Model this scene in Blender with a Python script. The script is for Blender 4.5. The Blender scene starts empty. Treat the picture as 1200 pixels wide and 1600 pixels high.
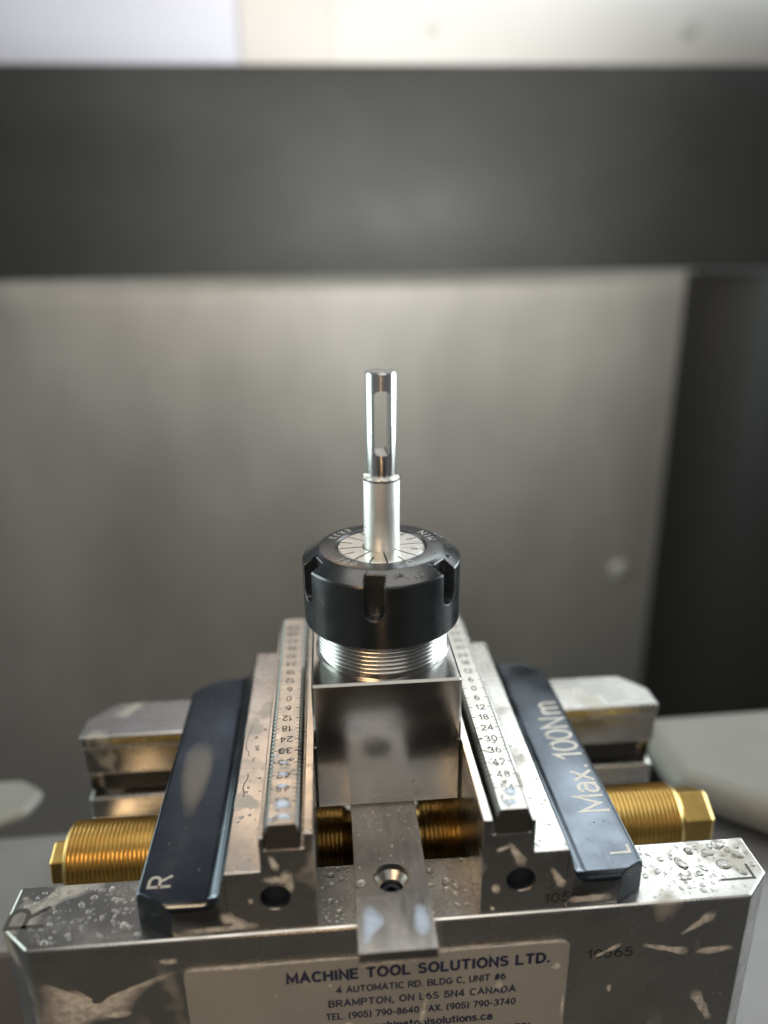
import bpy, bmesh, math, random
from mathutils import Vector, Matrix
random.seed(7)
S = 0.001                                     # everything below is written in millimetres
C = bpy.context.scene.collection
scn = bpy.context.scene
PI = math.pi

# ------------------------------------------------------------------ camera
cam = bpy.data.cameras.new('camera'); cam_o = bpy.data.objects.new('camera', cam); C.objects.link(cam_o)
R_ = Vector((0.99683951, -0.07823906, -0.0137712)); U_ = Vector((0.03935876, 0.33582002, 0.9411035)); W_ = Vector((0.06900641, 0.93867117, -0.33783805))
m = Matrix.Identity(4)
for i in range(3):
    m[i][0] = R_[i]; m[i][1] = U_[i]; m[i][2] = -W_[i]
m[0][3], m[1][3], m[2][3] = -15.8559*S, -238.1519*S, 156.2982*S
cam_o.matrix_world = m
cam.sensor_fit = 'HORIZONTAL'; cam.sensor_width = 36.0; cam.lens = 36.0*1182.66/1200
cam.clip_start = 0.01; cam.clip_end = 20
cam.dof.use_dof = True; cam.dof.focus_distance = 0.256; cam.dof.aperture_fstop = 4.4; cam.dof.aperture_blades = 0
scn.camera = cam_o

# ------------------------------------------------------------------ world, lamps, exposure
w = bpy.data.worlds.new('World'); scn.world = w; w.use_nodes = True
w.node_tree.nodes['Background'].inputs[0].default_value = (0.080, 0.082, 0.082, 1)
w.node_tree.nodes['Background'].inputs[1].default_value = 1.0
scn.view_settings.view_transform = 'Standard'; scn.view_settings.look = 'None'
scn.view_settings.exposure = 0.0; scn.view_settings.gamma = 1.0

def area(name, loc, aim, sx, sy, watts, col):
    l = bpy.data.lights.new(name, 'AREA'); l.shape = 'RECTANGLE'; l.size = sx*S; l.size_y = sy*S
    l.energy = watts; l.color = col
    o = bpy.data.objects.new(name, l); C.objects.link(o)
    o.location = Vector(loc)*S
    o.rotation_euler = (Vector(aim)-Vector(loc)).to_track_quat('-Z', 'Y').to_euler()
    return o
def strip(name, loc, rot, sx, sy, watts, col):           # lamp turned by plain angles (degrees); shines along its own -Z
    o = area(name, loc, (loc[0], loc[1], loc[2]-1), sx, sy, watts, col); o.rotation_euler = [math.radians(a) for a in rot]; return o
strip('ceiling_lamp', (40, 60, 720), (0, 0, 0), 640, 520, 2.7, (1.0, 0.96, 0.90))
strip('right_lamp', (448, 190, 130), (0, 90, 0), 460, 420, 1.8, (0.86, 0.97, 1.0)).data.spread = math.radians(105)
strip('left_lamp', (-440, 180, 120), (0, -90, 0), 440, 400, 1.3, (0.82, 0.99, 0.97)).data.spread = math.radians(105)
area('warm_lamp', (-235, -480, 330), (-70, -60, -40), 240, 70, 0.95, (1.0, 0.68, 0.38))
area('front_top_lamp', (60, -440, 600), (0, -60, 0), 560, 130, 0.34, (1.0, 0.96, 0.88))  # unseen lamp put in to brighten the front upper edges
area('front_fill_lamp', (80, -715, 330), (0, -60, -40), 600, 260, 0.65, (1.0, 0.985, 0.95))  # added front fill that lifts the coolant films; no known source
strip('streak_lamp', (-36, -470, -80), (90, 0, 0), 9, 240, 0.06, (1.0, 0.62, 0.32))  # added thin warm strip that draws the gold streak on the pin
strip('wall_top_fill_lamp', (20, 626, 126), (12, 0, 0), 800, 20, 0.10, (1.0, 0.97, 0.90))  # unseen fill hidden in the hollow beam, brightens the wall top
area('panel_lamp', (400, 560, 660), (400, 690, 650), 600, 300, 4.2, (0.88, 0.96, 1.0)).data.spread = math.radians(100)
area('panel_fill_lamp', (-20, 520, 420), (-20, 690, 400), 760, 60, 0.14, (1.0, 0.96, 0.92)).data.spread = math.radians(120)
area('added_warm_jaw_lamp', (-90, 560, 600), (-90, 690, 590), 130, 160, 0.42, (1.0, 0.70, 0.44)).data.spread = math.radians(100)  # unseen warm lamp added to tan the left jaw tops by reflection
sl = bpy.data.lights.new('wall_fill_spot', 'SPOT'); sl.energy = 10.5; sl.color = (1.0, 0.96, 0.90); sl.spot_size = math.radians(80); sl.spot_blend = 1.0; sl.shadow_soft_size = 0.05  # unseen spot added to light the back wall
so = bpy.data.objects.new('wall_fill_spot', sl); C.objects.link(so); so.location = Vector((110, 100, 300))*S
so.rotation_euler = (Vector((60, 650, 190))-Vector((110, 100, 300))).to_track_quat('-Z', 'Y').to_euler()

# ------------------------------------------------------------------ helpers
def V(*a): return Vector(a)*S
def link(name, me, mat=None, parent=None, smooth=None, bevel=0, segs=2):
    o = bpy.data.objects.new(name, me); C.objects.link(o)
    if mat is not None:
        for mm in (mat if isinstance(mat, (list, tuple)) else [mat]): me.materials.append(mm)
    if parent is not None: o.parent = parent
    if smooth is not None:
        me.polygons.foreach_set('use_smooth', [True]*len(me.polygons)); me.set_sharp_from_angle(angle=math.radians(smooth))
    if bevel:
        b = o.modifiers.new('bevel', 'BEVEL'); b.width = bevel*S; b.segments = segs; b.limit_method = 'ANGLE'; b.angle_limit = math.radians(28)
        b.harden_normals = False
    return o
def tag(o, label=None, cat=None, group=None, kind=None):
    if label: o['label'] = label
    if cat: o['category'] = cat
    if group: o['group'] = group
    if kind: o['kind'] = kind
    return o
def empty(name, loc=(0, 0, 0)):
    o = bpy.data.objects.new(name, None); C.objects.link(o); o.empty_display_size = .01; o.location = Vector(loc)*S; return o
def to_mesh(bm, recalc=True):
    if recalc: bmesh.ops.recalc_face_normals(bm, faces=bm.faces[:])
    me = bpy.data.meshes.new('m'); bm.to_mesh(me); bm.free(); return me
def box_bm(x0, x1, y0, y1, z0, z1, bm=None):
    bm = bm or bmesh.new()
    v = [bm.verts.new(V(x, y, z)) for z in (z0, z1) for y in (y0, y1) for x in (x0, x1)]
    for f in ((0, 2, 3, 1), (4, 5, 7, 6), (0, 1, 5, 4), (2, 6, 7, 3), (0, 4, 6, 2), (1, 3, 7, 5)): bm.faces.new([v[i] for i in f])
    return bm
def prism(poly, a0, a1, axis='y', bm=None):
    """poly = 2D points: axis y -> (x,z); axis x -> (y,z); axis z -> (x,y)"""
    bm = bm or bmesh.new()
    def p(q, a):
        return V(q[0], a, q[1]) if axis == 'y' else V(a, q[0], q[1]) if axis == 'x' else V(q[0], q[1], a)
    A = [bm.verts.new(p(q, a0)) for q in poly]; B = [bm.verts.new(p(q, a1)) for q in poly]
    n = len(poly)
    bm.faces.new(A); bm.faces.new(B[::-1])
    for i in range(n): bm.faces.new((A[i], B[i], B[(i+1) % n], A[(i+1) % n]))
    return bm
def lathe(prof, seg=96, axis='z', org=(0, 0, 0), closed=False, phase=0.0):
    """prof = [(r, a)...]; capped at both ends unless closed (ring)"""
    bm = bmesh.new(); rings = []
    for r, a in prof:
        ring = []
        for k in range(seg):
            t = 2*PI*k/seg+phase; c, s = r*math.cos(t), r*math.sin(t)
            q = (c, s, a) if axis == 'z' else (a, c, s) if axis == 'x' else (c, a, s)
            ring.append(bm.verts.new(V(q[0]+org[0], q[1]+org[1], q[2]+org[2])))
        rings.append(ring)
    pairs = list(zip(rings, rings[1:])) + ([(rings[-1], rings[0])] if closed else [])
    for a, b in pairs:
        for k in range(seg): bm.faces.new((a[k], a[(k+1) % seg], b[(k+1) % seg], b[k]))
    if not closed: bm.faces.new(rings[0][::-1]); bm.faces.new(rings[-1])
    return bm
def cut(o, bm, solver='EXACT'):
    """boolean difference, applied"""
    c = link('cutter', to_mesh(bm)); md = o.modifiers.new('b', 'BOOLEAN'); md.object = c; md.operation = 'DIFFERENCE'; md.solver = solver
    dg = bpy.context.evaluated_depsgraph_get(); dg.update()
    me = bpy.data.meshes.new_from_object(o.evaluated_get(dg)); o.modifiers.clear(); old = o.data; o.data = me
    bpy.data.meshes.remove(old); cm = c.data; bpy.data.objects.remove(c); bpy.data.meshes.remove(cm)
    return o
def slice_off(bm, p, n):
    g = bm.verts[:]+bm.edges[:]+bm.faces[:]
    r = bmesh.ops.bisect_plane(bm, geom=g, plane_co=V(*p), plane_no=Vector(n), clear_outer=True, dist=1e-7)
    e = [x for x in r['geom_cut'] if isinstance(x, bmesh.types.BMEdge)]
    bmesh.ops.holes_fill(bm, edges=e); return bm
def text_mesh(s, size, depth=0.03, bold=0.0, align='CENTER', spacing=1.0):
    cu = bpy.data.curves.new('t', 'FONT'); cu.body = s; cu.size = size*S; cu.extrude = depth*S; cu.offset = bold*S
    cu.align_x = align; cu.align_y = 'CENTER'; cu.space_character = spacing; cu.resolution_u = 4
    o = bpy.data.objects.new('t', cu); C.objects.link(o)
    dg = bpy.context.evaluated_depsgraph_get(); dg.update()
    me = bpy.data.meshes.new_from_object(o.evaluated_get(dg)); bpy.data.objects.remove(o); bpy.data.curves.remove(cu); return me
def place_text(bm, s, size, mat4, **k):
    me = text_mesh(s, size, **k); me.transform(mat4); bm.from_mesh(me); bpy.data.meshes.remove(me)
def frame(org, xdir, ydir):
    x = Vector(xdir).normalized(); y = Vector(ydir).normalized(); z = x.cross(y); mm = Matrix.Identity(4)
    for i in range(3): mm[i][0], mm[i][1], mm[i][2], mm[i][3] = x[i], y[i], z[i], org[i]*S
    return mm

def arc(cx, cy, rx, ry, a0, a1, n=10):
    return [(cx+rx*math.cos(math.radians(a0+(a1-a0)*k/n)), cy+ry*math.sin(math.radians(a0+(a1-a0)*k/n))) for k in range(n+1)]
GL = {                                         # single stroke engraving letters, capital height 1: (width, polylines)
 'M': (.76, [[(0, 0), (0, 1), (.38, .2), (.76, 1), (.76, 0)]]), 'N': (.6, [[(0, 0), (0, 1), (.6, 0), (.6, 1)]]), 'L': (.5, [[(0, 1), (0, 0), (.5, 0)]]),
 'R': (.62, [[(0, 0), (0, 1)]+arc(.35, .75, .25, .25, 90, -90)+[(0, .5)], [(.3, .5), (.62, 0)]]), 'x': (.5, [[(0, 0), (.5, .7)], [(0, .7), (.5, 0)]]), '.': (.06, [[(.03, 0), (.03, .07)]]),
 'a': (.5, [[(.06, .6)]+arc(.26, .48, .22, .22, 130, 0)+[(.48, 0)], [(.48, .4), (.22, .4)]+arc(.22, .2, .2, .2, 90, 270)+[(.36, .03), (.48, .16)]]),
 'm': (.76, [[(0, 0), (0, .7)], [(0, .5)]+arc(.19, .5, .19, .2, 180, 0)+[(.38, 0)], [(.38, .5)]+arc(.57, .5, .19, .2, 180, 0)+[(.76, 0)]]),
 '0': (.56, [arc(.28, .5, .28, .5, 90, 450, 24)]), '1': (.3, [[(0, .74), (.26, 1), (.26, 0)]]), '2': (.54, [arc(.27, .73, .27, .27, 165, -40, 12)+[(0, 0), (.55, 0)]]),
 '3': (.54, [arc(.25, .75, .25, .25, 150, -90, 12)+arc(.25, .25, .29, .25, 90, -150, 12)]), '4': (.6, [[(.44, 0), (.44, 1), (0, .3), (.6, .3)]]),
 '5': (.54, [[(.5, 1), (.08, 1), (.04, .52)]+arc(.25, .32, .29, .32, 130, -150, 14)]), '6': (.56, [arc(.28, .3, .28, .3, 90, 450, 20), arc(.46, .38, .46, .62, 105, 190, 8)]),
 'A': (.7, [[(0, 0), (.35, 1), (.7, 0)], [(.13, .33), (.57, .33)]]), 'B': (.6, [[(0, 0), (0, 1)]+arc(.34, .76, .22, .24, 90, -90)+[(0, .52)], [(.3, .52)]+arc(.34, .26, .26, .26, 90, -90)+[(0, 0)]]),
 'C': (.64, [arc(.36, .5, .36, .5, 50, 310, 16)]), 'D': (.64, [[(0, 0), (0, 1)]+arc(.22, .5, .42, .5, 90, -90, 14)+[(0, 0)]]), 'E': (.5, [[(.5, 1), (0, 1), (0, 0), (.5, 0)], [(0, .52), (.44, .52)]]),
 'F': (.5, [[(.5, 1), (0, 1), (0, 0)], [(0, .5), (.44, .5)]]), 'G': (.66, [arc(.36, .5, .36, .5, 50, 340, 16)+[(.7, .45), (.42, .45)]]), 'H': (.6, [[(0, 0), (0, 1)], [(.6, 0), (.6, 1)], [(0, .52), (.6, .52)]]),
 'I': (.08, [[(.04, 0), (.04, 1)]]), 'O': (.74, [arc(.37, .5, .37, .5, 90, 450, 24)]), 'P': (.58, [[(0, 0), (0, 1)]+arc(.33, .73, .25, .27, 90, -90)+[(0, .46)]]), 'S': (.54, [arc(.27, .76, .25, .24, 40, 260, 10)+arc(.27, .26, .27, .26, 90, -150, 12)]),
 'T': (.62, [[(0, 1), (.62, 1)], [(.31, 1), (.31, 0)]]), 'U': (.6, [[(0, 1)]+arc(.3, .3, .3, .3, 180, 360, 14)+[(.6, 1)]]), 'X': (.62, [[(0, 0), (.62, 1)], [(0, 1), (.62, 0)]]), ' ': (.2, []), ',': (.08, [[(.06, .05), (0, -.16)]]),
 '-': (.34, [[(0, .42), (.34, .42)]]), '(': (.2, [arc(.3, .45, .28, .62, 120, 240, 8)]), ')': (.2, [arc(-.1, .45, .28, .62, 60, -60, 8)]), '#': (.6, [[(.1, 0), (.25, 1)], [(.38, 0), (.53, 1)], [(0, .33), (.55, .33)], [(.06, .66), (.6, .66)]]),
 'w': (.72, [[(0, .7), (.18, 0), (.36, .62), (.54, 0), (.72, .7)]]), 'c': (.44, [arc(.25, .35, .25, .35, 50, 310, 12)]), 'h': (.46, [[(0, 0), (0, 1)], [(0, .48)]+arc(.23, .48, .23, .22, 180, 0)+[(.46, 0)]]), 'i': (.08, [[(.04, 0), (.04, .7)], [(.04, .88), (.04, .95)]]),
 'n': (.46, [[(0, 0), (0, .7)], [(0, .48)]+arc(.23, .48, .23, .22, 180, 0)+[(.46, 0)]]), 'e': (.48, [[(.02, .36), (.46, .36)]+arc(.24, .35, .22, .35, 0, 310, 14)]), 't': (.3, [[(.12, .95), (.12, .14), (.28, 0)], [(0, .7), (.3, .7)]]), 'o': (.5, [arc(.25, .35, .25, .35, 90, 450, 18)]),
 'l': (.08, [[(.04, 0), (.04, 1)]]), 's': (.42, [arc(.21, .53, .19, .17, 40, 260, 8)+arc(.21, .18, .21, .18, 90, -150, 8)]), 'u': (.46, [[(0, .7)]+arc(.23, .22, .23, .22, 180, 360)+[(.46, .7)], [(.46, .3), (.46, 0)]]),
 '8': (.54, [arc(.27, .76, .23, .24, 90, 450, 18), arc(.27, .26, .27, .26, 90, 450, 18)]), '7': (.54, [[(0, 1), (.54, 1), (.2, 0)]]), '9': (.56, [arc(.28, .7, .28, .3, 90, 450, 20), arc(.1, .62, .46, .62, -75, 10, 8)])}
def strokes(bm, s, cap, org, xdir, ydir, wd, gap=.22, align='C', thick=0.02, sx=1.0):
    f = frame(org, xdir, ydir); tot = sum(GL[c][0]*sx+gap for c in s)-gap; x = -tot/2 if align == 'C' else 0.0; zl = [0.0]
    y0 = -0.5 if align == 'C' else 0.0
    for c in s:
        for pl in GL[c][1]:
            pts = [Vector(((p[0]*sx+x)*cap, (p[1]+y0)*cap)) for p in pl]; L_, Rr = [], []
            zl[0] = (zl[0]+0.002) % 0.01
            for i, p in enumerate(pts):
                a = pts[max(i-1, 0)]; b = pts[min(i+1, len(pts)-1)]
                if i in (0, len(pts)-1): d = (b-a).normalized(); nn = Vector((-d.y, d.x)); k = 1; p = p-d*wd*.3 if i == 0 else p+d*wd*.3
                else:
                    d1, d2 = (p-a).normalized(), (b-p).normalized(); n1 = Vector((-d1.y, d1.x)); n2 = Vector((-d2.y, d2.x)); nn = (n1+n2).normalized(); k = 1/max(.35, nn.dot(n1))
                for lst, sg in ((L_, 1), (Rr, -1)):
                    q = p+nn*sg*wd*.5*k; lst.append([bm.verts.new(f @ (Vector((q.x, q.y, h+zl[0]))*S)) for h in (0, thick)])
            for i in range(len(pts)-1):
                bm.faces.new((L_[i][1], Rr[i][1], Rr[i+1][1], L_[i+1][1])); bm.faces.new((L_[i][0], L_[i][1], L_[i+1][1], L_[i+1][0])); bm.faces.new((Rr[i][1], Rr[i][0], Rr[i+1][0], Rr[i+1][1]))
        x += GL[c][0]*sx+gap

# ------------------------------------------------------------------ materials
def mat(name, col, metal=1.0, rough=0.3, rvar=0.0, cvar=0.0, scale=120.0, stretch=(1, 1, 1), bump=0.0, bscale=900.0, bstretch=(1, 1, 1), aniso=0.0, spec=0.5, coat=0.0, blotch=None):
    M = bpy.data.materials.new(name); M.use_nodes = True; nt = M.node_tree; N, L = nt.nodes, nt.links
    p = N['Principled BSDF']; p.inputs['Base Color'].default_value = (*col, 1); p.inputs['Metallic'].default_value = metal
    p.inputs['Roughness'].default_value = rough; p.inputs['Anisotropic'].default_value = aniso; p.inputs['Specular IOR Level'].default_value = spec
    p.inputs['Coat Weight'].default_value = coat; p.inputs['Coat Roughness'].default_value = 0.12
    tc = N.new('ShaderNodeTexCoord')
    def noise(sc, st, det=5, r=0.6):
        mp = N.new('ShaderNodeMapping'); mp.inputs['Scale'].default_value = st; L.new(tc.outputs['Object'], mp.inputs[0])
        n = N.new('ShaderNodeTexNoise'); n.inputs['Scale'].default_value = sc; n.inputs['Detail'].default_value = det; n.inputs['Roughness'].default_value = r
        L.new(mp.outputs[0], n.inputs['Vector']); return n.outputs['Fac']
    def rng(src, a, b, lo=0.3, hi=0.7):
        q = N.new('ShaderNodeMapRange'); q.inputs[1].default_value = lo; q.inputs[2].default_value = hi; q.inputs[3].default_value = a; q.inputs[4].default_value = b
        L.new(src, q.inputs[0]); return q.outputs[0]
    colsock = None; rsock = None
    if rvar: rsock = rng(noise(scale, stretch), max(0.02, rough-rvar), rough+rvar)
    if cvar:
        f = rng(noise(scale*0.7, stretch, 6), 1-cvar, 1+cvar)
        mx = N.new('ShaderNodeVectorMath'); mx.operation = 'SCALE'; mx.inputs[0].default_value = col; L.new(f, mx.inputs['Scale']); colsock = mx.outputs[0]
    if blotch:                                  # (colour, scale, stretch, low, high, roughness): dried coolant film
        bc, bs, bst, lo, hi, br = blotch
        k = rng(noise(bs, bst, 3, 0.5), 0, 1, lo, hi)
        mx = N.new('ShaderNodeMix'); mx.data_type = 'RGBA'; L.new(k, mx.inputs[0])
        if colsock: L.new(colsock, mx.inputs[6])
        else: mx.inputs[6].default_value = (*col, 1)
        mx.inputs[7].default_value = (*bc, 1); colsock = mx.outputs[2]
        r2 = N.new('ShaderNodeMix'); L.new(k, r2.inputs[0])
        if rsock: L.new(rsock, r2.inputs[2])
        else: r2.inputs[2].default_value = rough
        r2.inputs[3].default_value = br; rsock = r2.outputs[0]
        m2 = N.new('ShaderNodeMath'); m2.operation = 'MULTIPLY_ADD'; L.new(k, m2.inputs[0]); m2.inputs[1].default_value = -0.45*metal; m2.inputs[2].default_value = metal
        L.new(m2.outputs[0], p.inputs['Metallic'])
    if colsock: L.new(colsock, p.inputs['Base Color'])
    if rsock: L.new(rsock, p.inputs['Roughness'])
    if bump:
        b = N.new('ShaderNodeBump'); b.inputs['Strength'].default_value = bump; b.inputs['Distance'].default_value = 0.0001
        L.new(noise(bscale, bstretch, 4), b.inputs['Height']); L.new(b.outputs[0], p.inputs['Normal'])
    return M
steel = mat('ground_steel', (0.53, 0.515, 0.485), 1, 0.25, 0.08, 0.12, 70, (1, 1, 1), 0.3, 1500, (0.2, 1, 1), blotch=((0.50, 0.48, 0.43), 55, (1, 1, 1), 0.60, 0.68, 0.5))
steel_base = mat('base_steel', (0.52, 0.505, 0.475), 1, 0.26, 0.08, 0.12, 60, (1, 1, 1), 0.3, 1500, (1, 0.2, 1), blotch=((0.50, 0.48, 0.43), 38, (1, 1, 0.8), 0.60, 0.68, 0.5))
steel_strip = mat('hardened_steel', (0.60, 0.575, 0.53), 1, 0.32, 0.08, 0.10, 160, bump=0.25, bscale=2200)
flank_shade = mat('shaded_flank_steel', (0.20, 0.19, 0.175), 1, 0.42)  # darkened copy of the strip steel; flank shading put into the colour
steel_bar = mat('bar_steel', (0.55, 0.535, 0.51), 1, 0.25, 0.08, 0.10, 90, (1, 0.25, 1), 0.4, 2000, (1, 0.12, 1))
block_steel = mat('polished_steel', (0.43, 0.42, 0.405), 1, 0.19, 0.06, 0.10, 60, (0.3, 1, 1), 0.12, 500, (1, 1, 0.35))
thread_steel = mat('thread_steel', (0.56, 0.55, 0.535), 1, 0.24, 0.05)
black = mat('black_oxide', (0.014, 0.017, 0.020), 0.0, 0.24, 0.06, 0.15, 200, bump=0.10, bscale=2500, spec=0.9)
collet_m = mat('collet_steel', (0.74, 0.73, 0.70), 1, 0.30, 0.05)
alu_pol = mat('polished_aluminium', (0.92, 0.92, 0.91), 1, 0.24, 0.03, 0, 400, (1, 1, 0.1))
alu_raw = mat('drawn_aluminium', (0.84, 0.835, 0.81), 0.85, 0.46, 0.07, 0.05, 350, (1, 1, 0.15), 0.35, 1600, (1, 1, 0.25))
blued = mat('blued_steel', (0.125, 0.140, 0.162), 1, 0.22, 0.08, 0.22, 55, bump=0.14, bscale=1800, bstretch=(1, 0.08, 1))
gold = mat('gold_coating', (0.64, 0.435, 0.145), 1, 0.33, 0.04, 0.06, 300)
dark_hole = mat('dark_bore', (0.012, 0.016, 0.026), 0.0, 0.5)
slot_black = mat('slot_shade_black', (0.012, 0.012, 0.012), 0.0, 0.5)  # slot shade as a plain black
ink = mat('black_marking', (0.022, 0.020, 0.018), 0.0, 0.5)
ink_grey = mat('grey_marking', (0.07, 0.065, 0.06), 0.2, 0.5)
navy = mat('navy_print', (0.022, 0.027, 0.075), 0.0, 0.5)
engr = mat('bright_engraving', (0.56, 0.53, 0.47), 0.7, 0.45)
etched = mat('etched_lettering', (0.42, 0.42, 0.41), 0.6, 0.45)
plate_m = mat('plate_silver', (0.46, 0.45, 0.41), 0.3, 0.38, 0.06, 0.08, 60, blotch=((0.50, 0.47, 0.41), 60, (1, 1, 1), 0.62, 0.72, 0.5))
wall_m = mat('wall_steel', (0.44, 0.43, 0.405), 0.35, 0.45, 0.08, 0.22, 7, (1, 1, 0.5))
side_m = mat('side_paint', (0.028, 0.027, 0.026), 0.0, 0.5)
beam_m = mat('beam_paint', (0.050, 0.052, 0.051), 0.0, 0.5, 0.05, 0.2, 8, spec=0.3)
panel_m = mat('panel_paint', (0.72, 0.72, 0.71), 0.0, 0.5, 0.0, 0.06, 6)
panel_b = mat('bluish_panel', (0.74, 0.78, 0.90), 0.0, 0.35)
post_m = mat('beige_post', (0.70, 0.685, 0.66), 0.0, 0.5)
table_m = mat('table_iron', (0.30, 0.295, 0.30), 0.6, 0.45, 0.05, 0.1, 30)
wing_m = mat('pale_casting', (0.23, 0.227, 0.205), 0.1, 0.5, 0.0, 0.08, 25)
tray_m = mat('lightened_tray', (0.30, 0.305, 0.30), 0.0, 0.5)  # floor colour lightened so the front faces reflect more
backdrop_m = mat('backdrop_dark', (0.045, 0.052, 0.055), 0.0, 0.45)  # only for the added dark surface behind the camera
def water_mat():
    M = bpy.data.materials.new('clear_water'); M.use_nodes = True; p = M.node_tree.nodes['Principled BSDF']
    p.inputs['Base Color'].default_value = (1, 1, 1, 1); p.inputs['Roughness'].default_value = 0.02; p.inputs['IOR'].default_value = 1.36; p.inputs['Transmission Weight'].default_value = 1.0
    return M
water = water_mat()
def film_mat(name, col, rough, top, lo):        # thin at the rim of each splash, thicker inside, broken up by drying
    M = bpy.data.materials.new(name); M.use_nodes = True; nt = M.node_tree; p = nt.nodes['Principled BSDF']; N, L = nt.nodes, nt.links
    p.inputs['Base Color'].default_value = (*col, 1); p.inputs['Roughness'].default_value = rough
    a = N.new('ShaderNodeAttribute'); a.attribute_name = 'thick'; tc = N.new('ShaderNodeTexCoord'); n = N.new('ShaderNodeTexNoise'); n.inputs['Scale'].default_value = 420; n.inputs['Detail'].default_value = 5
    L.new(tc.outputs['Object'], n.inputs['Vector']); q = N.new('ShaderNodeMapRange'); q.inputs[1].default_value = 0.35; q.inputs[2].default_value = 0.65; q.inputs[3].default_value = lo; q.inputs[4].default_value = top
    L.new(n.outputs['Fac'], q.inputs[0]); u = N.new('ShaderNodeMath'); u.operation = 'MULTIPLY'; L.new(a.outputs['Fac'], u.inputs[0]); L.new(q.outputs[0], u.inputs[1]); L.new(u.outputs[0], p.inputs['Alpha']); return M
film = film_mat('milky_coolant', (0.86, 0.82, 0.75), 0.22, 1.0, 0.45)
wet_sheen = film_mat('blue_wet_sheen', (0.60, 0.72, 0.90), 0.10, 0.95, 0.75)  # blue reflected light painted into the wet patches

# ------------------------------------------------------------------ the machine room behind
WY = 650
o = link('back_wall', to_mesh(box_bm(-520, 432, WY, WY+12, -640, 150)), wall_m); tag(o, 'grey stainless steel back wall of the machine below the dark beam', 'wall', kind='structure')
cr = [(405+110*math.sin(math.radians(t)), WY-112+110*math.cos(math.radians(t))) for t in range(0, 91, 9)]
o = link('side_wall', to_mesh(prism(cr+[(515, -260), (527, -260), (527, WY-1), (405, WY-1)], -640, 117, 'z')), side_m, smooth=30); tag(o, 'dark side wall at the right edge of the machine', 'wall', kind='structure')
# beam: front plate with a return at its top, open below
bp = [(WY-41.5, 122), (WY-41.5, 250), (WY-4, 324), (WY+20, 324), (WY+20, 327)]+[(WY-44+42*(k/10)**2.2, 327-205*(1-k/10)) for k in range(10, -1, -1)]
BM_TILT = -0.009
o = link('cross_beam', to_mesh(prism(bp, -560, 760, 'x')), beam_m, smooth=40); tag(o, 'long dark grey crossbeam panel running across the back of the machine', 'beam')
o = link('upper_panel', to_mesh(box_bm(-80, 760, WY+40, WY+50, 200, 900)), panel_m); tag(o, 'grey white painted panel above the dark crossbeam', 'panel', kind='structure')
o = link('upper_panel', to_mesh(box_bm(-560, -92, WY+34, WY+44, 200, 900)), panel_b, bevel=2); tag(o, 'bluish white panel above the left half of the dark crossbeam', 'panel', kind='structure')
o = link('panel_post', to_mesh(box_bm(-92, 6, WY+28, WY+39, 200, 900)), post_m, bevel=2); tag(o, 'beige upright strip between the two white upper panels', 'post', kind='structure')
o = link('chip_tray', to_mesh(box_bm(-520, 432, -720, WY, -640, -630)), tray_m); tag(o, 'floor of the machine, lightened to reflect in the front faces', 'floor', kind='structure')
o = link('dark_backdrop', to_mesh(box_bm(-520, 432, -732, -720, -640, -150)), backdrop_m); tag(o, 'unseen added dark door of the machine facing the vise', 'backdrop', kind='structure')  # added out of view so the block face mirrors something dark
for bx, bz in ((112.4, 372), (392, 370)):
    b = link('panel_bolt', to_mesh(lathe([(0.5, -1), (8, -1), (8, 1.5), (6.5, 2.5), (0.5, 2.8)], 24, 'y', (bx, WY+36, bz))), mat('bolt_head', (0.67, 0.67, 0.66), 0.0, 0.5), smooth=35)
    tag(b, 'left of two blurred bolt heads on the white upper panel' if bx < 200 else 'right of two blurred bolt heads on the white upper panel', 'bolt', 'bolts on the upper panel')
b = link('wall_screw', to_mesh(lathe([(0.5, -7), (8, -6), (13, -3), (13, 0), (0.5, 0)], 24, 'y', (360, WY, -257))), mat('screw_head', (0.75, 0.75, 0.72), 0.5, 0.4), smooth=35)
tag(b, 'small bright round screw head on the grey back wall', 'screw')
o = link('machine_table', to_mesh(prism([(-330, 8), (-118, 8), (-118, -66), (330, -66), (330, 76), (-330, 76)], -190, -120, 'z')), table_m, bevel=3); tag(o, 'grey iron machine table under the vise', 'table', kind='structure')
def wing(poly, z0, z1, name, label):
    o = link(name, to_mesh(prism(poly, z0, z1, 'z')), wing_m, smooth=40, bevel=9, segs=4); tag(o, label, 'ledge'); return o
wing([(150, 60), (200, 22), (420, -10), (420, 118), (150, 112)], -116, -96, 'side_ledge', 'pale blurred casting ledge to the right behind the vise')
wing([(-420, 60), (-205, 70), (-176, 84), (-172, 100), (-186, 110), (-420, 112)], -119.9, -112, 'side_ledge', 'pale blurred rounded casting ledge at the left edge of the picture')

# ------------------------------------------------------------------ the vise
vise = tag(empty('vise', (0, 0, -115)), 'self centring steel machine vise with two numbered jaws and a gold screw', 'vise')
IV = Matrix.Translation(V(0, 0, 115))
def part(o, parent=None):
    """child of the vise, geometry already in room coordinates"""
    o.parent = parent or vise
    if parent is None: o.matrix_parent_inverse = IV
    return o
ZB = -39.5
prof = [(-64.3, -115), (-64.3, ZB), (-39.5, ZB), (-39.5, -45), (-41, -46), (-41, -60), (-52, -60.5), (-52, -70.5), (-39.5, -71.5), (-39.5, -82), (-36, -84), (-36, -98),
        (36, -98), (36, -84), (39.5, -82), (39.5, -71.5), (52, -70.5), (52, -60.5), (41, -60), (41, -46), (39.5, -45), (39.5, ZB), (64.3, ZB), (64.3, -115)]
bm = prism(prof, -121, 121, 'x')
for sx in (-1, 1):
    for sy in (-1, 1):
        slice_off(bm, (sx*(121 if sy < 0 else 118.5), sy*(55.5 if sy < 0 else 55.5), 0), (sx*0.66, sy*0.75, 0) if sy < 0 else (sx*0.75, sy*0.62, 0))
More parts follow.
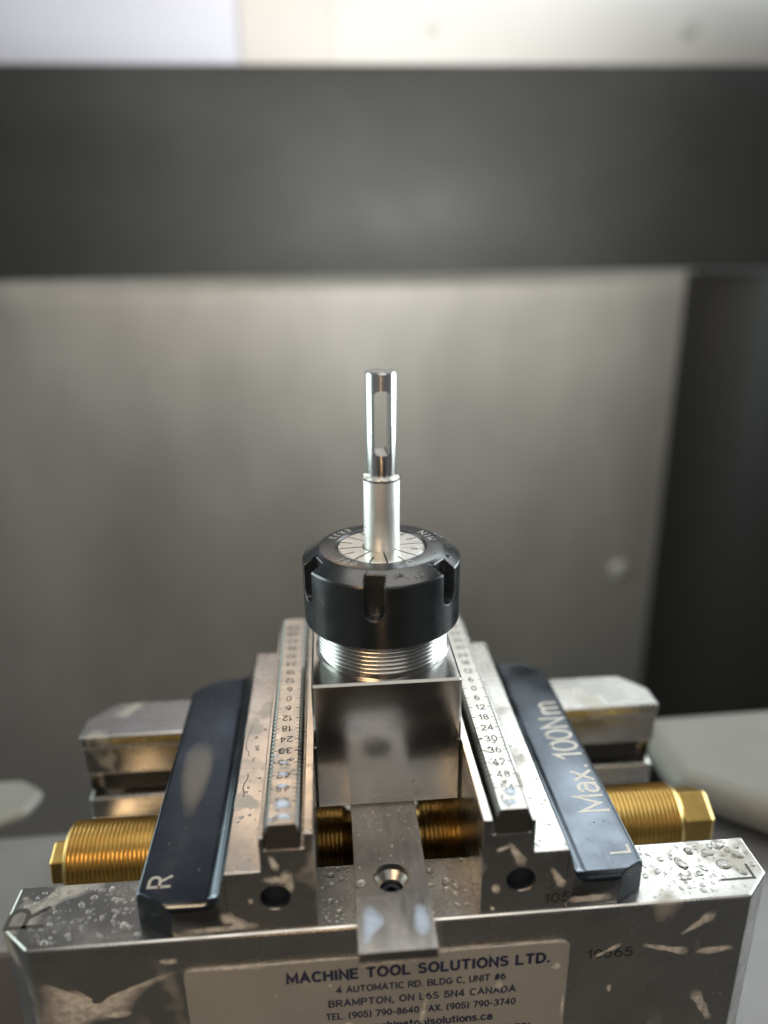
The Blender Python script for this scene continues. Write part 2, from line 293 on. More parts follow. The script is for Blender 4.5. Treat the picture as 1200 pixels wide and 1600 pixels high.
for v in bm.verts:
    if v.co.y > 0: v.co.x *= 1.042
base = part(link('base', to_mesh(bm), steel_base, bevel=1.2, segs=2))
for sy in (-1, 1): link('slot_shade', to_mesh(box_bm(-120.4, 120.4, *sorted((sy*43.5, sy*51.8)), -70.3, -60.6)), slot_black, base, bevel=0.5)  # added black strips standing in for the shade inside the guide slots
# drilled markings on the base
bm = bmesh.new(); strokes(bm, 'R', 11, (-114.5, -52, ZB+0.01), (0, 1, 0), (-1, 0, 0), 1.5)
o = part(link('base_letter', to_mesh(bm), ink_grey, base)); o.parent = base; o['label'] = 'dark letter R'
bm = bmesh.new(); strokes(bm, 'L', 11, (110.5, -54.5, ZB+0.01), (0, 1, 0), (-1, 0, 0), 0.9)
o = link('base_letter', to_mesh(bm), ink_grey, base); o['label'] = 'dark letter L'
bm = bmesh.new(); strokes(bm, '10565', 3.4, (67.2, -64.32, -58.7), (1, 0, 0), (0, 0, 1), 0.55, gap=.32, sx=1.2)
link('serial_number', to_mesh(bm), ink, base)
# name plate
def rrect(x0, x1, z0, z1, r, n=6):
    pts = []
    for cx, cz, a in ((x1-r, z1-r, 0), (x0+r, z1-r, 90), (x0+r, z0+r, 180), (x1-r, z0+r, 270)):
        for k in range(n+1):
            t = math.radians(a+90*k/n); pts.append((cx+r*math.cos(t), cz+r*math.sin(t)))
    return pts
npl = part(link('name_plate', to_mesh(prism(rrect(-66.3, 53.7, -106, -51.2, 2.6), -65.1, -64.32, 'y')), plate_m, bevel=0.4))
bm = bmesh.new()
for s, cap, x, z, wd, wide, gap in (('MACHINE TOOL SOLUTIONS LTD.', 3.7, 6.0, -57.6, 1.0, 1.02, .31), ('4 AUTOMATIC RD. BLDG C, UNIT #6', 2.45, 6.6, -64.1, 0.56, .95, .26),
        ('BRAMPTON, ON L6S 5N4 CANADA', 2.6, 7.0, -69.8, 0.58, 1.02, .30), ('TEL. (905) 790-8640 FAX. (905) 790-3740', 2.5, 6.6, -75.4, 0.54, .86, .25),
        ('www.machinetoolsolutions.ca', 2.9, 4.5, -81.2, 0.66, 1.0, .24), ('1-877- (1-877-687-7253)', 2.8, 20, -87.4, 0.6, 1.0, .28)):
    strokes(bm, s, cap, (x, -65.11, z), (1, 0, 0.004), (0, 0, 1), wd, gap=gap, sx=wide)
link('plate_lettering', to_mesh(bm), navy, npl)

# spindle along x
def thread(x0, x1, r, pitch, depth):
    n = int((x1-x0)/pitch); out = []
    for k in range(n):
        a = x0+k*pitch
        out += [(r-depth, a), (r-depth, a+pitch*0.12), (r-0.12, a+pitch*0.40), (r, a+pitch*0.5), (r-0.12, a+pitch*0.66), (r-depth, a+pitch*0.92)]
    return out
SZ = -65.6
sp = [(7.0, -121.2), (12.0, -120.2)]+thread(-119.6, -14, 13.4, 1.6, 0.95)+[(10.5, -13.8), (10.5, 13.6)]+thread(14, 117.4, 13.4, 1.7, 0.95)+[(11.9, 117.7), (9.0, 118.2)]
spn = part(link('spindle', to_mesh(lathe(sp, 64, 'x', (0, 0, SZ))), gold, smooth=50))
hx = lathe([(6.2, 118), (11.9, 118), (11.9, 128.4), (10.2, 130.2), (2, 130.2)], 6, 'x', (0, 0, SZ), phase=math.radians(30))
link('hex_end', to_mesh(hx), gold, spn, bevel=0.5)
hx = lathe([(2, -127.0), (7.2, -127.0), (8.6, -126), (8.6, -121), (3, -121)], 6, 'x', (0, 0, SZ-1.6), phase=math.radians(20))
link('hex_end', to_mesh(hx), gold, spn, bevel=0.45)
part(link('bearing_block', to_mesh(box_bm(-12.5, 7.5, -34, 34, -97.9, -51)), steel_base, bevel=0.6))

# jaws
Y0, Y1 = -63.3, 62.0
def mirror(bm, sx):
    if sx < 0:
        for v in bm.verts: v.co.x = -v.co.x
        bmesh.ops.reverse_faces(bm, faces=bm.faces[:])
    return bm
def make_jaw(sx):
    side = 'right' if sx > 0 else 'left'
    poly = [(24.85, -39.44), (24.85, -3.6), (27.7, -3.6), (27.7, -9), (39.3, -9), (39.3, -4.4), (40.7, -4.4), (40.7, -16.6), (51.4, -16.6), (51.4, -39.44)]
    jaw = part(link('jaw', to_mesh(mirror(prism(poly, Y0, Y1), sx)), steel))
    jaw['label'] = f'{side} jaw with stepped top'
    cut(jaw, lathe([(0.2, -80), (4.5, -80), (4.5, -38), (0.2, -36)], 40, 'y', (sx*37.0, 0, -26.7)))
    jaw.modifiers.clear(); b = jaw.modifiers.new('bevel', 'BEVEL'); b.width = 0.3*S; b.segments = 2; b.limit_method = 'ANGLE'; b.angle_limit = math.radians(40)
    # bore lining
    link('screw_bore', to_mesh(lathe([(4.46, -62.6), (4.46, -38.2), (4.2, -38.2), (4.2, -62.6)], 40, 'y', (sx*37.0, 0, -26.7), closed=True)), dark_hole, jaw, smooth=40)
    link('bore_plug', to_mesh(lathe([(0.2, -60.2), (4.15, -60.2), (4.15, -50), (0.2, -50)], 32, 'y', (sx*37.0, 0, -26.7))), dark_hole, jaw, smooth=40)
    # blued side rail
    xo = 77.7 if sx > 0 else 79.6
    top = [(51.45, -16.9), (52.7, -19.6), (53.4, -22.4), (54.0, -24.4), (55.0, -25.9), (56.4, -26.9), (58.4, -27.5), (xo-1.9, -27.5), (xo-0.5, -28.2), (xo, -29.6)]
    bm = bmesh.new(); secs = []
    for y, dz in ((Y0, -2.4), (Y0+0.5, -1.1), (Y0+1.9, 0), (Y1-2, 0), (Y1, -2)):
        k = [max(0.0, min(1.0, (x-51.45)/2.5)) for x, z in top]
        secs.append([bm.verts.new(V(x, y, z+dz*kk)) for (x, z), kk in zip(top, k)]+[bm.verts.new(V(xo, y, -39.44)), bm.verts.new(V(51.45, y, -39.44))])
    n = len(secs[0])
    for a, b2 in zip(secs, secs[1:]):
        for i in range(n): bm.faces.new((a[i], b2[i], b2[(i+1) % n], a[(i+1) % n]))
    bm.faces.new(secs[0]); bm.faces.new(secs[-1])
    slice_off(bm, (68.0, Y0, 0), (0.50, -0.866, 0)); slice_off(bm, (66.0, Y1, 0), (0.62, 0.78, 0))
    mirror(bm, sx); bmesh.ops.recalc_face_normals(bm, faces=bm.faces[:]); bm.normal_update()
    for f in bm.faces:
        if f.normal.y < -0.95: f.material_index = 1
    rail = link('side_rail', to_mesh(bm), [blued, steel], jaw, smooth=32, bevel=0.35)
    # hardened gripping strip with toothed edges
    bm = bmesh.new(); secs = []
    ny = 125
    for k in range(ny+1):
        y = Y0-0.0+0.08+k*(Y1-Y0-0.16)/ny; d = 0.0 if k % 2 else 0.62
        pr = [(28.75, -8.9), (28.75+d*0.5, -2.6), (28.75+d, -1.0), (29.9, 0), (37.6, 0), (38.75-d, -1.0), (38.75-d*0.5, -2.6), (38.75, -8.9)]
        secs.append([bm.verts.new(V(x, y, z)) for x, z in pr])
    for a, b2 in zip(secs, secs[1:]):
        for i in range(8): bm.faces.new((a[i], b2[i], b2[(i+1) % 8], a[(i+1) % 8]))
    bm.faces.new(secs[0]); bm.faces.new(secs[-1])
    me = to_mesh(mirror(bm, sx)); link('gripping_strip', me, [steel_strip, flank_shade], jaw)
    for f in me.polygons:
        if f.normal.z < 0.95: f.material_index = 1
    # scale
    bm = bmesh.new(); xd, yd = ((1, 0, 0), (0, 1, 0)) if sx > 0 else ((-1, 0, 0), (0, -1, 0))
    for s in range(-54, 55, 6):
        strokes(bm, str(abs(s)), 2.75, (sx*33.95, -s, 0.005), xd, yd, 0.42, gap=.28)
        for e in (-1, 1): box_bm(sx*33.85+e*3.35-0.6, sx*33.85+e*3.35+0.6, -s-0.17, -s+0.17, 0.002, 0.03, bm)
        if s < 54:
            for q in (2, 4):
                for e in (-1, 1): box_bm(sx*33.85+e*3.55-0.2, sx*33.85+e*3.55+0.2, -s-q-0.12, -s-q+0.12, 0.002, 0.03, bm)
    link('scale_numbers', to_mesh(bm), ink, jaw)
    # lettering on the rail
    bm = bmesh.new()
    if sx > 0:
        for ch, yy in zip('Max.100Nm', (-36, -26.8, -20.4, -13.2, -8.2, -3.2, 3.6, 11.2, 20.6)): strokes(bm, ch, 9.6, (74.4, yy, -27.48), (0, 1, 0), (-1, 0, 0), 1.2, align='L')
        strokes(bm, 'L', 6.2, (74.3, -54.9, -27.48), (0, 1, 0), (-1, 0, 0), 0.8, align='L')
        strokes(bm, '10565', 3.4, (51.8, Y0-0.02, -35.0), (1, 0, 0), (0, 0, 1), 0.5, gap=.3, sx=1.15)
    else:
        strokes(bm, 'R', 6.4, (-69.4, -55.4, -27.48), (0, 1, 0), (-1, 0, 0), 0.95, align='L')
    me = to_mesh(bm)
    o = link('engraved_lettering', me, [engr, ink], jaw)
    for f in me.polygons:
        if f.center.y < Y0*S+0.0002: f.material_index = 1
    # carriage that rides on the screw
    link('carriage', to_mesh(mirror(prism([(28, -97), (28, -39.6), (72, -39.6), (72, -97)], -35.5, 35.5), sx)), steel_base, jaw, bevel=0.6)
    return jaw
make_jaw(1); make_jaw(-1)

# ------------------------------------------------------------------ flat bar lying under the block
bar_prof = [(-82.5, -32.6), (-82.2, -29.3), (-64.2, -28.05), (36, -28.05), (36, -39.44), (-60.5, -39.44), (-60.5, -33.0)]
bar = link('stop_bar', to_mesh(prism(bar_prof, -13.2, 9.0, 'x')), steel_bar)
cut(bar, lathe([(0.2, -45), (3.6, -45), (3.6, -32.5), (5.6, -30.5), (5.6, -20), (0.2, -20)], 48, 'z', (-2.0, -57.6, 0)))
b = bar.modifiers.new('bevel', 'BEVEL'); b.width = 0.35*S; b.segments = 2; b.limit_method = 'ANGLE'; b.angle_limit = math.radians(40)
for f in bar.data.polygons: pass
tag(bar, 'flat steel bar with a countersunk hole lying below the collet block', 'bar')
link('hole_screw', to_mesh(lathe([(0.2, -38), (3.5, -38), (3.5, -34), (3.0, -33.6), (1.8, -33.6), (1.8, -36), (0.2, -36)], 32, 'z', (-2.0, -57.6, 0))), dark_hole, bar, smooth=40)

# ------------------------------------------------------------------ collet block
YC = -0.85; XC = 0.4
chuck = tag(empty('collet_block', (0, YC, -28)), 'square polished steel collet block with black clamping nut held between the vise jaws', 'collet chuck')
IC = Matrix.Translation(V(0, -YC, 28))
def cpart(o): o.parent = chuck; o.matrix_parent_inverse = IC; return o
cpart(link('block', to_mesh(box_bm(-24.75, 24.75, YC-24.75, YC+24.75, -28, 20.9)), block_steel, bevel=0.75, segs=1))
nk = [(23.6, 20.95), (23.6, 21.6), (21.9, 22.2)]+[(q[0], q[1]) for q in thread(22.2, 33, 22.9, 1.5, 0.75)]+[(21.5, 33.2), (21.5, 41)]
cpart(link('threaded_neck', to_mesh(lathe(nk, 128, 'z', (XC, YC, 0))), thread_steel, smooth=50))
nut_p = [(15.1, 57.0), (15.1, 58.7), (15.5, 59.2), (20.7, 59.2), (21.3, 59.0), (26.55, 55.9), (26.9, 55.3), (26.9, 34.2), (26.3, 33.5), (23.6, 33.5), (23.3, 34), (23.3, 42.5), (16, 43.5), (15.3, 50)]
nut = cpart(link('clamping_nut', to_mesh(lathe(nut_p, 144, 'z', (XC, YC, 0), closed=True)), black))
cb = bmesh.new()
for k in range(6):
    a = math.radians(-90-9+60*k); d = Vector((math.cos(a), math.sin(a))); n = Vector((-d.y, d.x)); pts = []
    prof2 = [(3.3, 70)]+[(3.3*math.cos(math.radians(t)), 47.4+3.3*math.sin(math.radians(t))) for t in range(0, -181, -20)]+[(-3.3, 70)]
    A = []; B = []
    for u, z in prof2:
        for r, lst in ((22.6, A), (32, B)):
            lst.append(cb.verts.new(V(XC+d.x*r+n.x*u, YC+d.y*r+n.y*u, z)))
    cb.faces.new(A); cb.faces.new(B[::-1])
    for i in range(len(A)): cb.faces.new((A[i], B[i], B[(i+1) % len(A)], A[(i+1) % len(A)]))
nut.data.polygons.foreach_set('use_smooth', [False]*len(nut.data.polygons))
cut(nut, cb); nut.data.polygons.foreach_set('use_smooth', [True]*len(nut.data.polygons)); nut.data.set_sharp_from_angle(angle=math.radians(25))
b = nut.modifiers.new('bevel', 'BEVEL'); b.width = 0.22*S; b.segments = 2; b.limit_method = 'ANGLE'; b.angle_limit = math.radians(35)
bm = bmesh.new()
def ring_text(s, mid_deg, r, size, step):
    for i, ch in enumerate(s):
        a = math.radians(mid_deg+(i-(len(s)-1)/2)*step); d = Vector((math.cos(a), math.sin(a), 0)); t = Vector((-d.y, d.x, 0))
        place_text(bm, ch, size, frame((XC+d.x*r, YC+d.y*r, 59.23), t, -d), depth=0.02, bold=0.03)
ring_text('100', 228, 18.2, 4.0, 9); ring_text('O', 297, 18.2, 4.0, 9); ring_text('MIN', 22, 18.2, 4.0, 10); ring_text('ER32', 140, 18.2, 3.6, 9)
link('nut_lettering', to_mesh(bm), etched, nut)
col = cpart(link('collet', to_mesh(lathe([(6.1, 40), (14.2, 40), (14.9, 57), (14.9, 58.4), (14.4, 58.8), (6.4, 58.8), (6.1, 58.5)], 96, 'z', (XC, YC, 0), closed=True)), collet_m))
cb = bmesh.new()
for k in range(16):
    a = math.radians(-90+4+22.5*k); r0, r1 = (5.5, 16) if k % 2 == 0 else (10.2, 16)
    d = Vector((math.cos(a), math.sin(a))); n = Vector((-d.y, d.x))*0.28
    lo = [cb.verts.new(V(XC+d.x*r+s*n.x, YC+d.y*r+s*n.y, 52)) for r, s in ((r0, -1), (r1, -1), (r1, 1), (r0, 1))]
    hi = [cb.verts.new(V(XC+d.x*r+s*n.x, YC+d.y*r+s*n.y, 62)) for r, s in ((r0, -1), (r1, -1), (r1, 1), (r0, 1))]
    cb.faces.new(lo[::-1]); cb.faces.new(hi)
    for i in range(4): cb.faces.new((lo[i], lo[(i+1) % 4], hi[(i+1) % 4], hi[i]))
cut(col, cb); col.data.polygons.foreach_set('use_smooth', [True]*len(col.data.polygons)); col.data.set_sharp_from_angle(angle=math.radians(30))

# ------------------------------------------------------------------ the turned part
PX = 0.6
pin = tag(empty('slotted_pin', (PX, YC, 50)), 'bright turned aluminium pin with a slot milled through it standing in the collet', 'metal part')
IP = Matrix.Translation(V(-PX, -YC, -50))
sh = link('shank', to_mesh(lathe([(5.6, 42), (6.05, 43), (6.05, 83.0), (5.9, 83.2), (4.6, 83.2)], 64, 'z', (PX, YC, 0))), alu_raw, smooth=30); sh.parent = pin; sh.matrix_parent_inverse = IP
up = link('slotted_end', to_mesh(lathe([(4.9, 83.15), (5.0, 83.4), (5.0, 117.4), (4.7, 117.9), (0.3, 117.9)], 96, 'z', (PX, YC, 0))), alu_pol)
cb = bmesh.new(); slot = rrect(-2.75, 2.25, 91.5, 112.2, 1.5, 5)
ca, sa = math.cos(0.05), math.sin(0.05)
A = [cb.verts.new(V(PX+x*ca+12*sa, YC+x*sa-12*ca, z)) for x, z in slot]; B = [cb.verts.new(V(PX+x*ca-12*sa, YC+x*sa+12*ca, z)) for x, z in slot]
cb.faces.new(A); cb.faces.new(B[::-1])
for i in range(len(A)): cb.faces.new((A[i], B[i], B[(i+1) % len(A)], A[(i+1) % len(A)]))
cut(up, cb); up.data.polygons.foreach_set('use_smooth', [True]*len(up.data.polygons)); up.data.set_sharp_from_angle(angle=math.radians(30))
up.parent = pin; up.matrix_parent_inverse = IP
bm = bmesh.new(); segs = 90; r1 = []; r2 = []; r3 = []
for k in range(segs):
    t = 2*PI*k/segs; j = random.uniform(0, 1)**2
    for lst, r, z in ((r1, 5.85, 83.1), (r2, 6.2+0.45*j, 83.35+0.5*j), (r3, 6.08, 82.6)):
        lst.append(bm.verts.new(V(PX+r*math.cos(t), YC+r*math.sin(t), z)))
for a, b2 in ((r1, r2), (r2, r3)):
    for k in range(segs): bm.faces.new((a[k], a[(k+1) % segs], b2[(k+1) % segs], b2[k]))
bu = link('burr', to_mesh(bm), alu_pol); bu.parent = pin; bu.matrix_parent_inverse = IP

pin.rotation_euler = (0, math.radians(0.55), 0)

# ------------------------------------------------------------------ water and coolant
def drop(bm, c, n, r, h=0.42, stretch=1.0, ang=None, seg=12):
    n = Vector(n).normalized(); t = n.cross(Vector((0.3, 0.9, 0.2))).normalized(); b = n.cross(t)
    a0 = random.uniform(0, 2*PI) if ang is None else ang
    t, b = t*math.cos(a0)+b*math.sin(a0), b*math.cos(a0)-t*math.sin(a0)
    w1, w2, p1, p2 = random.uniform(0, .14), random.uniform(0, .09), random.uniform(0, 6), random.uniform(0, 6)
    c = Vector(c); rings = []
    for q in (1.0, 0.93, 0.78, 0.5, 0.2):
        z = h*r*math.sqrt(max(0, 1-q**2)) ; ring = []
        for k in range(seg):
            a = 2*PI*k/seg; rr = r*q*(1+w1*math.sin(2*a+p1)+w2*math.sin(3*a+p2))
            ring.append(bm.verts.new((c+t*(rr*math.cos(a)*stretch)+b*(rr*math.sin(a))+n*(z-0.01))*S))
        rings.append(ring)
    for a, d in zip(rings, rings[1:]):
        for k in range(seg): bm.faces.new((a[k], a[(k+1) % seg], d[(k+1) % seg], d[k]))
    bm.faces.new(rings[-1]); bm.faces.new(rings[0][::-1])
def spread(bm, n, xr, yr, z, rmin, rmax, normal=(0, 0, 1), power=2.5, ok=None, **k):
    done = []
    tries = 0
    while len(done) < n and tries < n*40:
        tries += 1
        r = rmin+(rmax-rmin)*random.random()**power; x, y = random.uniform(*xr), random.uniform(*yr)
        if ok and not ok(x, y): continue
        if any((x-a)**2+(y-b)**2 < (r+q)**2*1.15 for a, b, q in done): continue
        done.append((x, y, r))
        p = (x, y, z) if normal[2] else (x, z, y)
        drop(bm, p, normal, r, stretch=random.uniform(1, 1.35), **k)
def drops(name, label, build):
    bm = bmesh.new(); build(bm); o = link(name, to_mesh(bm, False), water, smooth=60); tag(o, label, 'water drops', kind='stuff'); return o
def on_base_right(bm):
    for x, y, r in ((95, -49.5, 1.9), (101.5, -52, 1.3), (109, -51, 2.3), (106, -45.5, 1.7), (111, -42.5, 1.9), (115.5, -47.5, 1.6), (100, -44.5, 1.6), (89, -47, 1.1), (93, -55, 1.5), (113, -54.8, 1.2), (86, -52, 1.0), (117, -44, 1.0)):
        drop(bm, (x, y, ZB), (0, 0, 1), r, 0.4, random.uniform(1, 1.5))
    spread(bm, 190, (80, 119), (-62, -41), ZB, 0.18, 1.25, power=2.6, ok=lambda x, y: x-y < 172)
def on_base_left(bm):
    spread(bm, 170, (-118, -79), (-62, -41), ZB, 0.2, 1.1, ok=lambda x, y: -x-y < 172)
    for x, y, r in ((-109, -44, 1.6), (-110.5, -48, 1.7), (-84, -57.5, 1.4), (-96, -46, 1.1), (-91, -43, 1.2), (-88, -48, 1.1)): drop(bm, (x, y, ZB), (0, 0, 1), r, 0.45)
def on_base_mid(bm):
    spread(bm, 60, (-24, -14.5), (-63, -40), ZB, 0.25, 1.3, power=2); spread(bm, 45, (10.5, 24), (-63, -40), ZB, 0.25, 1.3, power=2)
drops('water_drops', 'clear water drops beaded on the right end of the vise base beside the letter L', on_base_right)
drops('water_drops', 'clear water drops beaded on the left end of the vise base around the letter R', on_base_left)
drops('water_drops', 'clear water drops on the base between the jaws either side of the flat bar', on_base_mid)
def on_shoulders(bm):
    for sx, n in ((1, 150), (-1, 110)):
        xr = (41.5, 51) if sx > 0 else (-51, -41.5)
        spread(bm, n, xr, (-62, 20), -16.6, 0.13, 0.75, power=3)
    for sx in (1, -1):
        xr = (29.8, 37.8) if sx > 0 else (-37.8, -29.8)
        spread(bm, 45, xr, (-62, -28), 0.0, 0.15, 0.9, power=2.4)
    for x, y, r in ((-36.5, -61, 1.3), (31.5, -59.5, 1.0), (33.5, -51, 1.0)): drop(bm, (x, y, 0), (0, 0, 1), r, 0.35, 1.2)
drops('water_drops', 'small water drops scattered along the flat tops of both vise jaws', on_shoulders)
def on_rails(bm):
    spread(bm, 26, (58, 75), (-55, 50), -27.5, 0.12, 0.45, power=2); spread(bm, 34, (-75, -58), (-55, 50), -27.5, 0.12, 0.45, power=2)
drops('water_drops', 'tiny water drops on the two dark blue jaw rails', on_rails)
def on_bar(bm):
    spread(bm, 90, (-12.6, 8.4), (-46, -26.2), -28.05, 0.10, 0.55, power=3, ok=lambda x, y: random.random() < (y+50)/24)
    spread(bm, 30, (-12.6, 8.4), (-62, -40), -28.05, 0.10, 0.4, power=3)
    for x, y, r, s in ((-6, -29.5, 0.5, 2.6), (-1, -31, 0.5, 2.6), (3, -29, 0.6, 2.2), (-9, -31, 0.5, 2.4), (-11.4, -59.5, 1.6, 1.1)): drop(bm, (x, y, -28.05), (0, 0, 1), r, 0.3, s)
drops('water_drops', 'water drops on the flat bar in front of the block and beside its hole', on_bar)
def on_block(bm):
    spread(bm, 70, (-15, 11), (-27.5, -18), YC-24.75, 0.10, 0.55, (0, -1, 0), 3); spread(bm, 40, (-24, 24), (-27.5, 18), YC-24.75, 0.08, 0.28, (0, -1, 0), 3)
drops('water_drops', 'tiny water beads along the lower edge of the polished block face', on_block)
def on_nut(bm):
    for _ in range(80):
        a = math.radians(random.uniform(-92, 35)); r = random.uniform(21.8, 26.2); z = 59.0-(r-21.3)/(26.55-21.3)*3.1; n = (math.cos(a)*0.51, math.sin(a)*0.51, 0.86)
        if abs(((math.degrees(a)+99+30) % 60)-30) < 8.5 and r > 22: continue
        drop(bm, (math.cos(a)*r, YC+math.sin(a)*r, z), n, 0.14+0.7*random.random()**3, 0.45, random.uniform(1, 1.3))
    for a, r, q in ((15, 23.6, 1.5), (2, 24.2, 1.3), (-22, 23.6, 1.2), (28, 24, 1.3), (-62, 24.6, 0.7), (-80, 23.4, 0.6)):
        a = math.radians(a); drop(bm, (math.cos(a)*r, YC+math.sin(a)*r, 59.0-(r-21.3)*0.59), (math.cos(a)*0.51, math.sin(a)*0.51, 0.86), q, 0.4, 1.3)
    for _ in range(30):
        a = math.radians(random.uniform(-110, -20)); r = random.uniform(15.6, 20.5); drop(bm, (math.cos(a)*r, YC+math.sin(a)*r, 59.2), (0, 0, 1), 0.12+0.4*random.random()**2, 0.45)
drops('water_drops', 'water drops on the sloping rim of the black clamping nut', on_nut)
def on_pin(bm):
    for _ in range(46):
        a = math.radians(random.uniform(-80, 20) if random.random() < .75 else random.uniform(-170, -80)); z = random.uniform(60, 82); drop(bm, (PX+6.05*math.cos(a), YC+6.05*math.sin(a), z), (math.cos(a), math.sin(a), 0), 0.12+0.3*random.random()**2, 0.5, 1.4, seg=8)
    for z, r in ((116.6, 0.45), (113.5, 0.35), (110.2, 0.5), (106, 0.3), (104, 0.4), (99, 0.25), (116.2, 0.3)):
        a = math.radians(random.uniform(-12, 8)); drop(bm, (PX+5*math.cos(a), YC+5*math.sin(a), z), (math.cos(a), math.sin(a), 0), r, 0.7, 1.4, seg=8)
drops('water_drops', 'tiny water beads clinging to the side of the aluminium pin', on_pin)

def splash(bm, lay, pts, fm, h=0.2):
    """thin film: closed outline of 2D points, rounded, thickest in the middle; fm(u, v, height) -> 3D"""
    n = len(pts); out = []
    for i in range(n):                          # Catmull-Rom
        p0, p1, p2, p3 = [Vector(pts[(i+k-1) % n]) for k in range(4)]
        for k in range(5):
            t = k/5; out.append(0.5*((2*p1)+(p2-p0)*t+(2*p0-5*p1+4*p2-p3)*t*t+(3*p1-p0-3*p2+p3)*t**3))
    c = sum(out, Vector((0, 0)))/len(out); rings = []
    for q, th in ((1.0, 0.0), (0.9, 0.22), (0.75, 0.55), (0.55, 0.85), (0.25, 1.0)):
        ring = []
        for p in out:
            d = c+(p-c)*q; v = bm.verts.new(V(*fm(d.x, d.y, 0.02+h*th))); v[lay] = th; ring.append(v)
        rings.append(ring)
    m_ = len(out)
    for a, b2 in zip(rings, rings[1:]):
        for k in range(m_): bm.faces.new((a[k], a[(k+1) % m_], b2[(k+1) % m_], b2[k]))
    bm.faces.new(rings[-1])
def splashes(label, items, mt=None):
    bm = bmesh.new(); lay = bm.verts.layers.float.new('thick')
    for pts, y in items: splash(bm, lay, pts, y if callable(y) else (lambda u, v, hh, y=y: (u, y-hh, v)))
    o = link('coolant_film', to_mesh(bm, False), mt or film, smooth=80); tag(o, label, 'coolant', kind='stuff')
def blob(x, y, rx, ry, n=9, w=0.22):
    return [(x+rx*(1+random.uniform(-w, w))*math.cos(2*PI*k/n), y+ry*(1+random.uniform(-w, w))*math.sin(2*PI*k/n)) for k in range(n)]
yb, yj = -64.3, Y0
def streak(x0, z0, x1, z1, r0, r1, n=7):
    d = Vector((x1-x0, z1-z0)); L_ = d.length; d.normalize(); q = Vector((-d.y, d.x)); a = []; b2 = []
    for i in range(n):
        t = i/(n-1); r = (r0+(r1-r0)*t)*random.uniform(0.82, 1.16); p = Vector((x0, z0))+d*L_*t
        a.append(tuple(p+q*r)); b2.append(tuple(p-q*r))
    return [(x0-d.x*r0, z0-d.y*r0)]+a+[(x1+d.x*r1, z1+d.y*r1)]+b2[::-1]
splashes('cream coolant splashes drying on the front face of the vise base', [
    ([(-110, -54), (-107.5, -52.5), (-106, -56), (-105, -61), (-102.5, -62.5), (-101.5, -57), (-99.5, -55.5), (-98, -58), (-98, -63.5), (-93, -65.2), (-88, -64.6), (-83, -60.5), (-77, -55), (-71, -52), (-67.6, -51.6), (-70, -53.6), (-76, -56.8), (-81, -62.5), (-83.5, -67), (-88, -69.5), (-95, -70.5), (-102, -74), (-109, -76), (-111, -68), (-109.5, -61)], yb), (blob(-88, -67.6, 4.6, 1.9), yb), (blob(-70, -47.5, 3.2, 1.4), yb), (blob(-104, -77, 6, 5), yb),
    (streak(90, -53, 99, -46, 0.7, 2.1), yb), (streak(78, -56.5, 92, -60.5, 0.9, 1.7), yb), (blob(101, -60.8, 6.5, 1.9), yb), (streak(98, -80, 104, -92, 2.2, 1.2), yb), (streak(62, -60, 70, -55.5, 0.6, 1.0), yb)])
splashes('white coolant drops on the silver name plate and front face of the base', [
    (streak(-66, -51.0, -40, -51.4, 1.1, 1.3, 11), yb-0.7), (streak(-38, -50.9, -14, -51.1, 0.9, 0.7, 9), yb-0.7), (streak(-12, -53.6, 8, -52.6, 2.3, 2.1, 9), yb-0.75), (streak(10, -51.0, 30, -50.9, 1.3, 1.0, 9), yb-0.7), (streak(32, -50.8, 52, -51.0, 0.9, 0.8, 9), yb-0.7),
    (streak(49.6, -61, 49.7, -62, 1.5, 1.6, 4), yb-0.8), (streak(31.5, -66.6, 31.3, -68.2, 1.4, 1.6, 4), yb-0.8), (streak(52.7, -74, 52.6, -84, 0.5, 0.7), yb-0.8), (streak(8, -70.5, 6.5, -82, 0.8, 1.1), yb-0.8), (streak(-22, -61.5, -22.2, -62.2, 0.6, 0.6, 4), yb-0.8),
    (streak(68, -73, 68.2, -75, 0.9, 1.1, 4), yb), (streak(-39, -64, -39, -64.6, 0.5, 0.5, 4), yb-0.8), (streak(-17, -79, -15, -83, 1.5, 1.2, 4), yb-0.8)])
splashes('cream coolant patches on the front faces of both vise jaws', [
    (streak(33, -12.5, 37, -20, 0.8, 2.0), yj), (streak(29.5, -15, 33, -13.6, 0.9, 0.8), yj), (streak(29.2, -29, 29.6, -30.4, 1.5, 1.6, 4), yj), (streak(46.5, -23.5, 50, -30, 0.9, 1.7), yj), (streak(53, -36.4, 65, -36.2, 1.4, 1.5), yj), (streak(28.4, -37, 28.8, -37.8, 0.8, 0.9, 4), yj),
    (streak(-39.5, -19.8, -33.5, -20.5, 1.2, 1.5), yj), (streak(-33.5, -18.5, -32, -24.5, 2.2, 1.0), yj), (streak(-37.6, -11.5, -36.2, -15.5, 0.7, 1.6), yj), (streak(-52, -33, -47, -36.5, 2.4, 1.8), yj), (streak(-65, -37.6, -43, -37.0, 0.9, 1.2, 9), yj), (streak(-44.4, -27, -44.2, -28, 0.7, 0.8, 4), yj)])

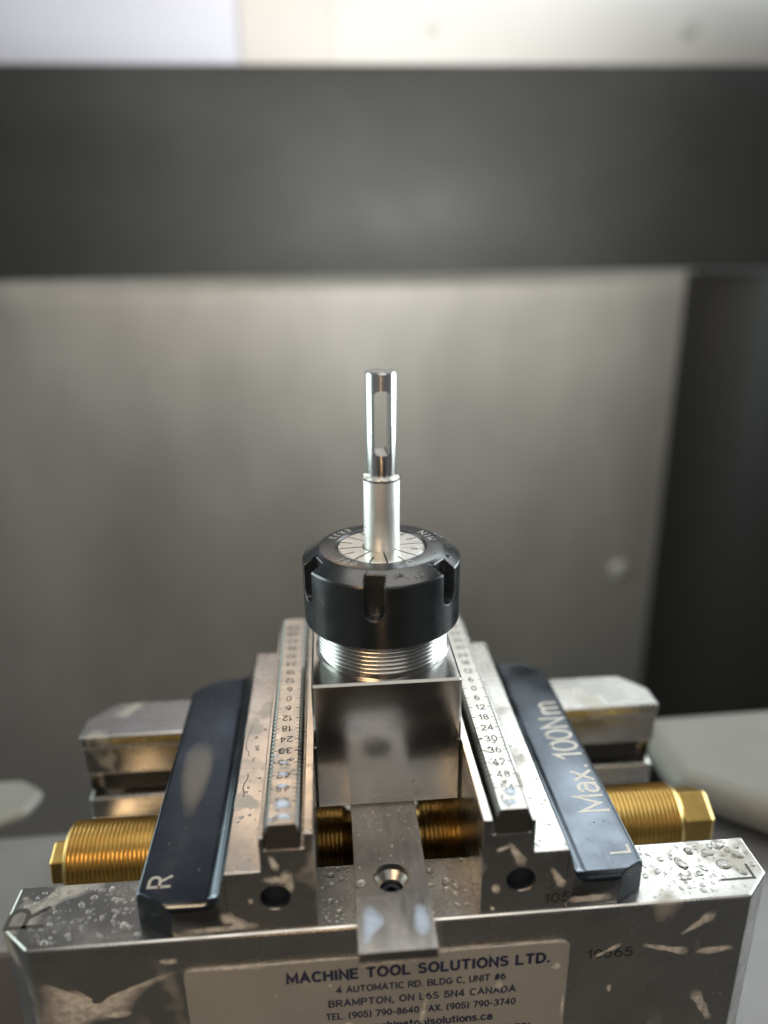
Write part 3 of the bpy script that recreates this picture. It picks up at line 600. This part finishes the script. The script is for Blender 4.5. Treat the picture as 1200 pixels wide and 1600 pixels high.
tipf = lambda u, v, hh: (u, v, -28.05-(-64.2-v)*0.0694+hh)
topf = lambda u, v, hh: (u, v, hh)
splashes('coolant puddles with a painted pale blue sheen on the tip of the flat bar and near ends of the jaw strips', [
    ([(-11.5, -69), (-9.4, -66.6), (-6.8, -68.5), (-4.6, -72.3), (-6.2, -75), (-9, -77.5), (-10.6, -80.3), (-12.2, -79.5), (-11.9, -74)], tipf),
    ([(3.4, -70), (4.4, -67.6), (6.6, -67.8), (7.9, -71.5), (8.2, -74.5), (7.2, -78), (5, -79), (3.2, -77), (2.9, -73)], tipf),
    (blob(-34.2, -36, 1.5, 0.9), topf), (blob(-34.3, -41.5, 1.7, 1.1), topf), (blob(-34.2, -47, 1.9, 1.2), topf), (blob(-33.9, -55, 2.8, 2.4), topf), (blob(-33.2, -60.3, 2.6, 1.5), topf), (blob(-37, -61.5, 0.9, 0.9), topf), (blob(-36.9, -32.5, 0.9, 0.8), topf),
    (blob(34.4, -56, 2.0, 1.9), topf), (blob(33, -60.6, 2.6, 1.2), topf)], wet_sheen)

oval_patch = film_mat('oval_brown', (0.36, 0.33, 0.28), 0.3, 0.42, 0.34)  # translucent brown for the oval on the left rail
splashes('dull brown oval patch on the left dark jaw rail', [([(-75.2, 11), (-70, 16.5), (-65.2, 13), (-63.2, 4.5), (-63.6, -9), (-65.6, -21), (-68, -26.5), (-71.5, -22), (-75.2, -4)], lambda u, v, hh: (u, v, -27.5+hh*0.3))], oval_patch)  # brown patch; only shares the mesh builder and name of the coolant films
bm = bmesh.new()
def squiggle(pts, wd):
    for (x0, y0), (x1, y1) in zip(pts, pts[1:]):
        d = Vector((x1-x0, y1-y0)).normalized(); n = Vector((-d.y, d.x))*wd/2; x0 -= d.x*wd*.4; y0 -= d.y*wd*.4
        bm.faces.new([bm.verts.new(V(a, b, -16.585)) for a, b in ((x0+n.x, y0+n.y), (x0-n.x, y0-n.y), (x1-n.x, y1-n.y), (x1+n.x, y1+n.y))])
squiggle([(-48.9, 9), (-49.2, 6.8), (-49.5, 4.1), (-50.4, 0), (-50.3, -3.5), (-49.9, -6.2), (-48.9, -7.2), (-48.8, -9.6)], 0.28); squiggle([(-48.2, -19.2), (-48.1, -21.5), (-48.9, -24), (-49.3, -26.7), (-48.6, -28.6), (-48.8, -31)], 0.36); squiggle([(-46.3, -10.8), (-47.2, -11.8), (-46.8, -12.8), (-47.4, -13.4)], 0.3)
o = link('coolant_residue', to_mesh(bm, False), ink_grey); tag(o, 'thin dark squiggles of dried coolant on the flat top of the left jaw', 'residue', kind='stuff')
